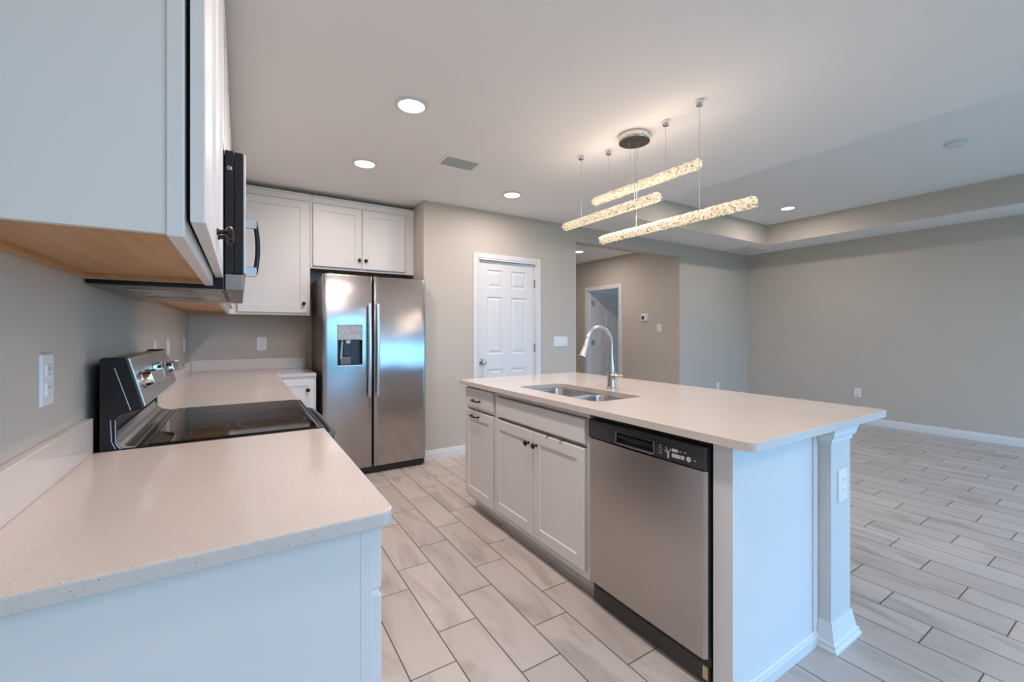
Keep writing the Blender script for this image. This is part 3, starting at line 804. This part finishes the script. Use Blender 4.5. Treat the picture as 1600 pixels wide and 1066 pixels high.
fl = fdoor(FX0, GX-.006, DH).build('freezer_door', M['steel_x'], c, smooth=True)
fr_ = fdoor(GX+.006, FX1).build('fridge_door', M['steel_x'], c, smooth=True)
MB().box(FX0+.01, FX1-.01, FY+.0585, FY+.0615, FZ0+.005, FZ1-.02).build('door_gasket', M['black'], c)
# dispenser
dx0, dx1, dz0, dz1 = DH
zsplit = 1.190
m = MB()
yF = FY+.004
m.box(dx0, dx1, yF+.050, yF+.053, dz0, zsplit).box(dx0, dx0+.003, yF, yF+.05, dz0, zsplit).box(dx1-.003, dx1, yF, yF+.05, dz0, zsplit)
m.box(dx0, dx1, yF, yF+.05, dz0, dz0+.006)
disp = m.build('dispenser_recess', M['black'], fl)
o_ = MB().panelled(f_ym(FY-.001), dx0-.002, dx1+.002, zsplit, dz1+.002, .05, (), edge=.006).build('dispenser_control_panel', M['foil'], fl); o_['label'] = 'crinkled silver film over the dispenser controls'
MB().prism([(dx0-.004, FY+.004), (dx1+.004, FY+.004), (dx1+.004, FY-.006), ((dx0+dx1)/2, FY-.011), (dx0-.004, FY-.006)], 2, dz0-.008, dz0+.003).build('drip_tray', M['steel_z'], fl, bevel=.002)
MB().prism([(.735, zsplit), (.750, zsplit), (.742, 1.03), (.724, 1.03)], 1, yF+.02, yF+.024).build('ice_paddle', M['foil'], disp)
MB().box(.752, .820, yF+.030, yF+.036, 1.055, 1.165).build('water_paddle', M['black'], disp, bevel=.003)
MB().lathe([(.022, 0), (.022, .022), (.016, .030)], (.790, yF+.03, zsplit), (0, 0, -1), 18).build('spout', M['plate'], disp, smooth=True)
MB().box(.725, .815, yF+.022, yF+.046, dz0+.006, 1.045).build('cup_rest', M['greyside'], disp, bevel=.004)
for x in (.960, 1.032):
    pr = [(x, FY-.005, .70), (x, FY-.034, .70)]
    m = MB().box(x-.014, x+.014, FY-.038, FY+.006, .690, .715).box(x-.014, x+.014, FY-.038, FY+.006, 1.485, 1.510)
    pts = []
    n_ = 16
    for i in range(n_+1):
        z = .690+(.820)*i/n_
        pts.append(FY-.040-.014*(1-(2*i/n_-1)**2))
    vs = []
    for i, y in enumerate(pts):
        z = .690+.820*i/n_
        vs.append([m.bm.verts.new(p) for p in ((x-.014, y+.012, z), (x+.014, y+.012, z), (x+.014, y+.003, z), (x+.009, y, z), (x-.009, y, z), (x-.014, y+.003, z))])
    for A, B in zip(vs, vs[1:]):
        for k_ in range(6): m.bm.faces.new((A[k_], A[(k_+1) % 6], B[(k_+1) % 6], B[k_]))
    m.bm.faces.new(vs[0]); m.bm.faces.new(vs[-1][::-1])
    m.build('handle', M['steel_z'], fl if x < 1 else fr_, smooth=True)
MB().box(FX0+.02, FX0+.10, FY+.02, FY+.10, FZ1-.0115, FZ1+.008).build('hinge_cover', M['greyside'], c, bevel=.003)
MB().box(FX1-.09, FX1-.002, FY+.02, FY+.10, FZ1-.0115, FZ1+.010).build('hinge_cover', M['greyside'], c, bevel=.003)
m = MB().box(FX0+.012, FX1-.012, FY+.030, FY+.061, .012, .062)
for i in range(9): m.box(FX0+.05+i*.09, FX0+.052+i*.09, FY+.026, FY+.030, .018, .056)
m.box(FX0+.03, FX0+.07, FY+.07, FY+.11, 0, .03).box(FX1-.07, FX1-.03, FY+.07, FY+.11, 0, .03)
m.build('base_grille', M['black'], c)

# ---------------------------------------------------------------- range
c = thing('electric_range', (-.03, 2.07, 0), 'stainless and black freestanding electric range with glass cooktop', 'stove')
RY0, RY1 = 1.694, 2.448
MB().box(-.330, .225, RY0, RY1, .02, .900).build('body', M['blackgloss'], c, bevel=.003)
MB().box(-.285, .262, RY0-.001, RY1+.001, .9005, .915).build('cooktop_rim', M['blackgloss'], c, bevel=.004)
ck = MB().box(-.238, .236, RY0+.014, RY1-.014, .9152, .9195).build('glass_cooktop', M['glass_black'], c, bevel=.0015)
def ringflat(x, y, r, parent):
    m = MB(); n_ = 48
    for ra, rb in ((r, r-.003), (r*.62, r*.62-.002)):
        A = [m.bm.verts.new((x+ra*math.cos(2*PI*i/n_), y+ra*math.sin(2*PI*i/n_), .9198)) for i in range(n_)]
        B = [m.bm.verts.new((x+rb*math.cos(2*PI*i/n_), y+rb*math.sin(2*PI*i/n_), .9198)) for i in range(n_)]
        for i in range(n_): m.bm.faces.new((A[i], A[(i+1) % n_], B[(i+1) % n_], B[i]))
    m.build('burner_ring', M['ring'], parent)
for x, y, r in ((.105, 1.90, .115), (.105, 2.27, .09), (-.115, 1.88, .08), (-.115, 2.28, .10)): ringflat(x, y, r, ck)
for xs_ in (.2385, -.248): MB().box(xs_, xs_+.006, RY0+.03, RY1-.03, .9145, .9185).build('edge_strip', M['steel_y'], c, bevel=.001)
# stainless cove between backguard and glass
cv = [(-.3175, .9152), (-.3175, .962), (-.313, .964)]+[(-.313+.036*(1-math.cos(t)), .964-.044*math.sin(t)) for t in [i/8*PI/2 for i in range(1, 9)]]+[(-.268, .919), (-.266, .9152)]
MB().prism(cv, 1, RY0+.006, RY1-.006).build('rear_cove', M['steel_y'], c, smooth=True)
# backguard side cheeks and body
cheek = [(-.345, .9), (-.345, 1.182), (-.336, 1.186), (-.286, 1.186), (-.247, 1.036), (-.252, 1.028), (-.300, 1.016), (-.309, 1.006), (-.309, .932), (-.299, .918), (-.292, .9)]
bgd = MB().prism(cheek, 1, RY0-.002, RY0+.014).prism(cheek, 1, RY1-.014, RY1+.002)
inner = [(-.345, .9), (-.345, 1.180), (-.288, 1.180), (-.252, 1.036), (-.306, 1.014), (-.318, .99), (-.318, .9)]
bgd.prism(inner, 1, RY0+.014, RY1-.014)
bgd.build('backguard', M['blackgloss'], c, bevel=.002)
for ln in (((-.312, 1.155), (-.276, 1.028)), ((-.321, 1.003), (-.3185, .939), (-.310, .918)), ((-.3105, 1.002), (-.3095, .933), (-.300, .917))):
    MB().tube([(a, RY0-.0022, b_) for a, b_ in ln], .0011, 8).build('side_bead_glint', M['wire'], c, smooth=True)  # bright metal beads draw the highlight along the embossed cheek edges
nx, nz = .9678, .2517                                     # outward normal of the sloping panel
def onp(t, off): return (-.286+.039*t+nx*off, 1.184-.150*t+nz*off)
pn = MB().prism([onp(0, .0), onp(0.02, .006), onp(.98, .006), onp(1, .0)], 1, RY0+.004, RY1-.004).build('control_panel', M['steel_warm'], c, bevel=.0015)
MB().prism([onp(.25, .0062), onp(.25, .0075), onp(.75, .0075), onp(.75, .0062)], 1, 2.01, 2.17).build('clock_display', M['glass_black'], pn)
for y in (1.775, 1.885, 2.265, 2.375):
    x, z = onp(.5, .0065)
    k = MB().lathe([(.027, 0), (.027, .003), (.023, .006), (.0225, .012), (.021, .024), (.019, .026)], (x, y, z), (nx, 0, nz), 24)
    a = Vector((x, y, z))+Vector((nx, 0, nz))*.024
    t_ = Vector((-nz, 0, nx)); w_ = Vector((0, 1, 0)); n_ = Vector((nx, 0, nz))
    P = [a+t_*s1*.020+w_*s2*.008*(1 if lv == 0 else .75)+n_*lv*.030 for lv in (0, 1) for s1, s2 in ((-1, -1), (1, -1), (1, 1), (-1, 1))]
    vs = [k.bm.verts.new(p) for p in P]
    for f in ((0, 3, 2, 1), (4, 5, 6, 7), (0, 1, 5, 4), (1, 2, 6, 5), (2, 3, 7, 6), (3, 0, 4, 7)): k.bm.faces.new([vs[i] for i in f])
    k.build('knob', M['chrome'], pn, smooth=True)
MB().box(.2255, .262, RY0+.004, RY1-.004, .19, .890).build('oven_door', M['blackgloss'], c, bevel=.006)
MB().box(.2255, .258, RY0+.004, RY1-.004, .04, .182).build('storage_drawer', M['steel_y'], c, bevel=.004)
MB().tube([(.258, RY0+.05, .865), (.292, RY0+.055, .868), (.302, RY0+.10, .869)]+[(.302+.007*math.sin(i/8*PI), RY0+.10+(.554)*i/8, .869) for i in range(1, 9)]+[(.292, RY1-.055, .868), (.258, RY1-.05, .865)], .0125, 14).build('oven_handle', M['dwpanel'], c, smooth=True)

# ---------------------------------------------------------------- microwave
c = thing('microwave', (-.19, 2.07, 1.40), 'black and stainless over-the-range microwave between the left wall cabinets', 'microwave')
MY0, MY1 = 1.692, 2.449
MB().box(XW+.003, -.044, MY0, MY1, 1.402, 1.857).build('body', M['blackgloss'], c, bevel=.003)
bt = MB().box(-.043, .010, MY0, MY1, 1.398, 1.452).build('vent_bottom_trim', M['satin'], c, bevel=.004)
MB().box(-.043, -.018, MY0, MY1, 1.454, 1.858).build('door_frame', M['blackgloss'], c, bevel=.002)
dr = MB().box(-.017, .008, MY0, MY1, 1.455, 1.856).build('door', M['blackgloss'], c, bevel=.003)
MB().box(.0082, .016, MY0+.001, MY1-.001, 1.456, 1.855).build('door_face', M['steel_z'], dr, bevel=.003)
MB().lathe([(.008, 0), (.008, .002), (.004, .003)], (-.030, MY0, 1.80), (0, -1, 0), 14).build('screw', M['darkchrome'], c)
hy = 2.25
for za, zb in ((1.722, 1.765), (1.508, 1.550)): MB().box(.0165, .062, hy-.012, hy+.012, za, zb).build('handle_mount', M['steel_z'], dr, bevel=.003)
MB().tube([(.055+.012*math.sin(i/10*PI), hy, 1.515+.245*i/10) for i in range(11)], .010, 12).build('handle', M['blackgloss'], dr, smooth=True)
m = MB().box(XW+.01, -.05, MY0+.01, MY1-.01, 1.3975, 1.4015)
ub = m.build('underside_plate', M['steel_dark'], c)
for y0, y1 in ((1.76, 2.0), (2.14, 2.38)):
    m = MB().box(-.30, -.13, y0, y1, 1.3955, 1.3972)
    for i in range(11): m.box(-.295+i*.015, -.290+i*.015, y0+.005, y1-.005, 1.3945, 1.3955)
    m.build('grease_filter', M['darkchrome'], ub)
MB().box(-.11, -.07, 2.0, 2.14, 1.3955, 1.3972).build('lamp_cover', M['plate'], ub)

# ---------------------------------------------------------------- recessed lights
def downlight(x, y, z, label, group, pw=1.0, on=True):
    c = thing('recessed_light', (x, y, z), label, 'ceiling light', group)
    MB().lathe([(.094, 0), (.094, -.003), (.088, -.008), (.074, -.010), (.071, -.006), (.071, 0)], (x, y, z-.0005), (0, 0, 1), 40, cap=False).build('trim_ring', M['trim'], c, smooth=True)
    MB().lathe([(.0705, 0), (.0705, -.006), (.05, -.0085), (.001, -.009)], (x, y, z-.0005), (0, 0, 1), 40).build('lens', M['lens'] if on else M['plate'], c, smooth=True)
    if on:
        d_ = bpy.data.lights.new('recessed_light_lamp', 'AREA'); d_.shape = 'DISK'; d_.size = .14
        d_.color = (1.0, .84, .79); d_.energy = LAMP*pw
        o_ = bpy.data.objects.new('recessed_light_lamp', d_); COL.objects.link(o_); o_.parent = c
        o_.location = (0, 0, -.014)
    return c
GL = 'recessed ceiling lights'
downlight(.822, 2.375, ZC, 'largest nearest round recessed ceiling light above the kitchen aisle', GL)
downlight(.804, 3.385, ZC, 'round recessed ceiling light nearest the refrigerator cabinet', GL)
downlight(2.156, 3.422, ZC, 'round recessed ceiling light above the white pantry door', GL)
downlight(5.899, 2.775, ZT, 'round recessed light in the raised tray ceiling', GL, 1.0)
downlight(4.585, 5.277, ZC, 'tiny recessed light on the hallway ceiling beyond the opening', GL, 1.2)
for x, y, pw_ in ((.822, 1.26, 1.25), (.822, .355, .7), (1.15, -1.0, .5), (2.2, -1.2, .8), (.82, -2.0, .8)):      # unseen downlights added to brighten the kitchen side
    downlight(x, y, ZC, 'unseen recessed light added as fill', 'unseen added fill lights', pw_)
for x, y in ((5.9, -.9), (4.2, -.9), (4.2, 2.775)):  # unseen tray downlights added to lift the tray and right wall
    downlight(x, y, ZT, 'unseen recessed light added as fill', 'unseen added fill lights', .7)
downlight(7.2, 6.2, ZC, 'unseen recessed light added as fill', 'unseen added fill lights', 1.3)  # unseen lamp added to make the light in this room less blue
# ---------------------------------------------------------------- pendant
c = thing('pendant_light', (2.19, 1.98, ZC), 'three-bar crystal pendant light with round chrome canopy over the island', 'pendant light')
cx_, cy_ = 2.185, 1.965
MB().lathe([(.098, 0), (.100, -.003), (.100, -.040), (.098, -.043)], (cx_, cy_, ZC-.0005), (0, 0, 1), 40).build('canopy', M['chrome'], c, smooth=True)
MB().lathe([(.0985, 0), (.0985, -.003)], (cx_, cy_, ZC-.0445), (0, 0, 1), 40).build('canopy_plate', M['darkchrome'], c)
for x, y in ((2.106, 2.395), (2.211, 2.224), (2.197, 1.728), (2.162, 1.475)):
    MB().lathe([(.020, 0), (.020, -.026), (.017, -.030)], (x, y, ZC-.0005), (0, 0, 1), 20).build('ceiling_mount', M['chrome'], c, smooth=True)
BARS = [((2.205, 1.493), (2.205, 2.375), 2.217, ((2.197, 1.728), (2.211, 2.224)), 'upper'),
        ((2.10, 1.690), (2.106, 2.590), 2.064, ((2.106, 2.395),), 'middle'),
        ((2.162, 1.157), (2.158, 2.250), 1.910, ((2.162, 1.475),), 'lower')]
cpts = [(2.155, 1.985), (cx_, cy_-.01), (2.20, 1.945)]
rnd = random.Random(3)
for bi, ((xa, ya), (xb, yb_), z, ws, nm) in enumerate(BARS):
    m = MB(); L_ = yb_-ya; rr_ = .029
    # core rod with knobbly crystal coat
    n_, sg = int(L_/.011), 16
    rings = []
    for i in range(n_+1):
        t = i/n_; y = ya+L_*t; x = xa+(xb-xa)*t
        ed = min(t*L_, (1-t)*L_); e_ = 1 if ed > .025 else math.sqrt(max(.05, 1-((.025-ed)/.025)**2))
        rings.append([m.bm.verts.new((x+(rr_+rnd.uniform(-.003, .0035))*e_*math.cos(a), y+rnd.uniform(-.003, .003), z+(rr_+rnd.uniform(-.003, .0035))*e_*math.sin(a))) for a in [2*PI*k_/sg for k_ in range(sg)]])
    for A, B in zip(rings, rings[1:]):
        for k_ in range(sg): m.bm.faces.new((A[k_], A[(k_+1) % sg], B[(k_+1) % sg], B[k_]))
    m.bm.faces.new(rings[0][::-1]); m.bm.faces.new(rings[-1])
    for i in range(int(L_*420)):                          # little chips standing proud
        y = rnd.uniform(ya+.005, yb_-.005); a = rnd.uniform(0, 2*PI); x = xa+(xb-xa)*(y-ya)/L_
        r0 = rr_*.98; s_ = rnd.uniform(.003, .006)
        cpt = Vector((x+r0*math.cos(a), y, z+r0*math.sin(a))); nn = Vector((math.cos(a), 0, math.sin(a)))
        tt = Vector((-math.sin(a), rnd.uniform(-1, 1), math.cos(a))).normalized(); uu = nn.cross(tt)
        tip = m.bm.verts.new(cpt+nn*rnd.uniform(.003, .006)); bs = [m.bm.verts.new(cpt+q_) for q_ in (tt*s_, uu*s_, -tt*s_, -uu*s_)]
        for k_ in range(4): m.bm.faces.new((bs[k_], bs[(k_+1) % 4], tip))
    m.build('light_bar', M['crystal'], c)
    for wx, wy in ws:
        MB().tube([(wx, wy, ZC-.03), (wx, wy, z+.03)], .0011, 6).build('suspension_wire', M['wire'], c)
    ty = {'upper': 1.985, 'middle': 1.89, 'lower': 1.925}[nm]
    tx = xa+(xb-xa)*(ty-ya)/L_
    px_, py_ = cpts[bi]
    MB().tube([(px_, py_, ZC-.047), (px_*.6+tx*.4, py_*.6+ty*.4, ZC-.16), (tx, ty, z+.025)], .0016, 6).build('power_cord', M['wire'], c)
    for j_ in range(2):                                   # the LED light that each crystal bar throws
        d_ = bpy.data.lights.new('crystal_bar_lamp', 'AREA'); d_.shape = 'RECTANGLE'; d_.size = .05; d_.size_y = L_
        d_.color = (1.0, .80, .66); d_.energy = (0.9 if j_ else 2.6)*L_
        o_ = bpy.data.objects.new('crystal_bar_lamp', d_); COL.objects.link(o_); o_.parent = c
        o_.location = Vector(((xa+xb)/2, (ya+yb_)/2, z+(.041 if j_ else -.041)))-Vector(c.location)
        if j_: o_.rotation_euler = (PI, 0, 0)

# ---------------------------------------------------------------- vents, detectors
c = thing('ceiling_vent', (1.415, 2.985, ZC), 'small rectangular louvred supply vent in the kitchen ceiling', 'vent')
vx0, vx1, vy0, vy1 = 1.265, 1.565, 2.895, 3.080
zv = ZC-.0005
m = MB()
for a, b_, p_, q_ in ((vx0, vx1, vy0, vy0+.022), (vx0, vx1, vy1-.022, vy1), (vx0, vx0+.022, vy0+.022, vy1-.022), (vx1-.022, vx1, vy0+.022, vy1-.022)): m.box(a, b_, p_, q_, zv-.006, zv)
m.build('frame', M['ceiling'], c, bevel=.002)
MB().box(vx0+.022, vx1-.022, vy0+.022, vy1-.022, zv-.001, zv).build('duct_opening', M['duct'], c)
for i in range(9):
    y = vy0+.030+i*.0155
    MB().prism([(y, zv-.002), (y+.010, zv-.014), (y+.0115, zv-.013), (y+.0015, zv-.001)], 0, vx0+.023, vx1-.023).build('slat', M['vent'], c)
c = thing('return_grille', (6.8, 3.84, ZC), 'flat white return air grille on the low ceiling in the far right corner', 'vent')
gx0, gx1, gy0, gy1 = 6.42, 7.10, 3.58, 4.00
m = MB()
for a, b_, p_, q_ in ((gx0, gx1, gy0, gy0+.02), (gx0, gx1, gy1-.02, gy1), (gx0, gx0+.02, gy0+.02, gy1-.02), (gx1-.02, gx1, gy0+.02, gy1-.02)): m.box(a, b_, p_, q_, zv-.008, zv)
m.build('frame', M['ceiling'], c, bevel=.002)
m = MB()
for i in range(34):
    x = gx0+.022+i*.0188
    m.prism([(x, zv-.001), (x+.010, zv-.008), (x+.0115, zv-.007), (x+.0015, zv)], 1, gy0+.021, gy1-.021)
m.build('louvre_panel', M['grille'], c)
MB().box(gx0+.02, gx1-.02, gy0+.02, gy1-.02, zv-.0004, zv).build('duct_opening', M['grille'], c)
def detector(x, y, z, r, label):
    c = thing('smoke_detector', (x, y, z), label, 'smoke detector')
    MB().lathe([(r, 0), (r, -.006), (r*.96, -.010)], (x, y, z-.0005), (0, 0, 1), 32).build('base_plate', M['trim'], c, smooth=True)
    MB().lathe([(r*.82, 0), (r*.80, -.018), (r*.66, -.026), (r*.1, -.027)], (x, y, z-.011), (0, 0, 1), 32).build('cover', M['trim'], c, smooth=True)
detector(5.03, 1.069, ZT, .075, 'round white disc detector on the raised tray ceiling at right')
detector(4.303, 4.853, ZC, .065, 'small round detector on the hallway ceiling above the opening')

# ---------------------------------------------------------------- outlets and switches
def plate(fn, u, v, w, h, kind, label, cat, gang=1, group=None):
    o0 = fn(u, v, 0)
    c = thing({'outlet': 'wall_outlet', 'switch': 'light_switch', 'thermostat': 'thermostat', 'blank': 'wall_plate'}[kind], o0, label, cat, group)
    def fw(d): return lambda a, b_, ww: fn(a, b_, ww+d)
    MB().panelled(fw(.0065), u-w/2, u+w/2, v-h/2, v+h/2, .006, (), edge=.003).build('cover_plate', M['plate'], c)
    if kind == 'outlet':
        for s_ in (-1, 1):
            oo = MB().panelled(fw(.009), u-.0165, u+.0165, v+s_*.021-.015, v+s_*.021+.015, .0025, (), edge=.002).build('receptacle', M['plate'], c)
            m = MB()
            for du, hh in ((-.006, .009), (.006, .007)):
                m.panelled(fw(.0094), u+du-.001, u+du+.001, v+s_*.021+.002-hh/2+.002, v+s_*.021+.002+hh/2+.002, .0003, (), edge=.0002)
            m.panelled(fw(.0094), u-.0022, u+.0022, v+s_*.021-.0105, v+s_*.021-.0065, .0003, (), edge=.0004)
            m.build('socket_slots', M['slot'], oo)
    elif kind == 'switch':
        for g_ in range(gang):
            uu = u+(g_-(gang-1)/2)*.046
            MB().panelled(fw(.0100), uu-.0165, uu+.0165, v-.033, v+.033, .0035, (), edge=.003).build('rocker', M['plate'], c)
    elif kind == 'thermostat':
        MB().panelled(fw(.028), u-w*.40, u+w*.40, v-h*.40, v+h*.40, .021, (), edge=.004).build('housing', M['plate'], c)
        MB().panelled(fw(.0285), u-w*.05, u+w*.28, v-h*.22, v+h*.22, .0006, (), edge=.0002).build('display', M['lcd'], c)
    return c
fl_ = f_xp(XW); fb_ = f_ym(4.63); fp_ = f_ym(4.03); frr = f_xm(7.24); fh_ = f_xm(HX); fk_ = f_ym(KY0)
plate(fl_, 1.400, 1.153, .074, .118, 'outlet', 'white outlet on the left wall just in front of the stove', 'outlet')
plate(fl_, 2.887, 1.160, .074, .118, 'switch', 'white wall plate on the left wall nearest behind the stove backguard', 'switch')
plate(fl_, 3.365, 1.165, .074, .118, 'switch', 'middle white wall plate on the left wall behind the stove', 'switch')
plate(fl_, 4.270, 1.155, .074, .118, 'outlet', 'white outlet on the left wall closest to the back corner', 'outlet')
plate(fb_, .169, 1.150, .080, .124, 'outlet', 'white outlet on the kitchen back wall left of the refrigerator', 'outlet')
plate(fp_, 3.222, 1.147, .205, .118, 'switch', 'wide four-gang switch plate right of the pantry door', 'switch', gang=4)
plate(fp_, 6.378, .405, .074, .118, 'outlet', 'low white outlet on the far wall right of the hall opening', 'outlet')
plate(frr, 2.506, .420, .080, .120, 'outlet', 'low white outlet on the large right wall', 'outlet')
plate(fk_, 2.083, .636, .078, .128, 'outlet', 'white outlet on the near end of the island column', 'outlet')
plate(fh_, 4.675, 1.485, .150, .125, 'thermostat', 'small white thermostat on the hallway wall', 'thermostat')
plate(fh_, 4.395, 1.320, .082, .118, 'switch', 'white switch on the hallway wall below right of the thermostat', 'switch')
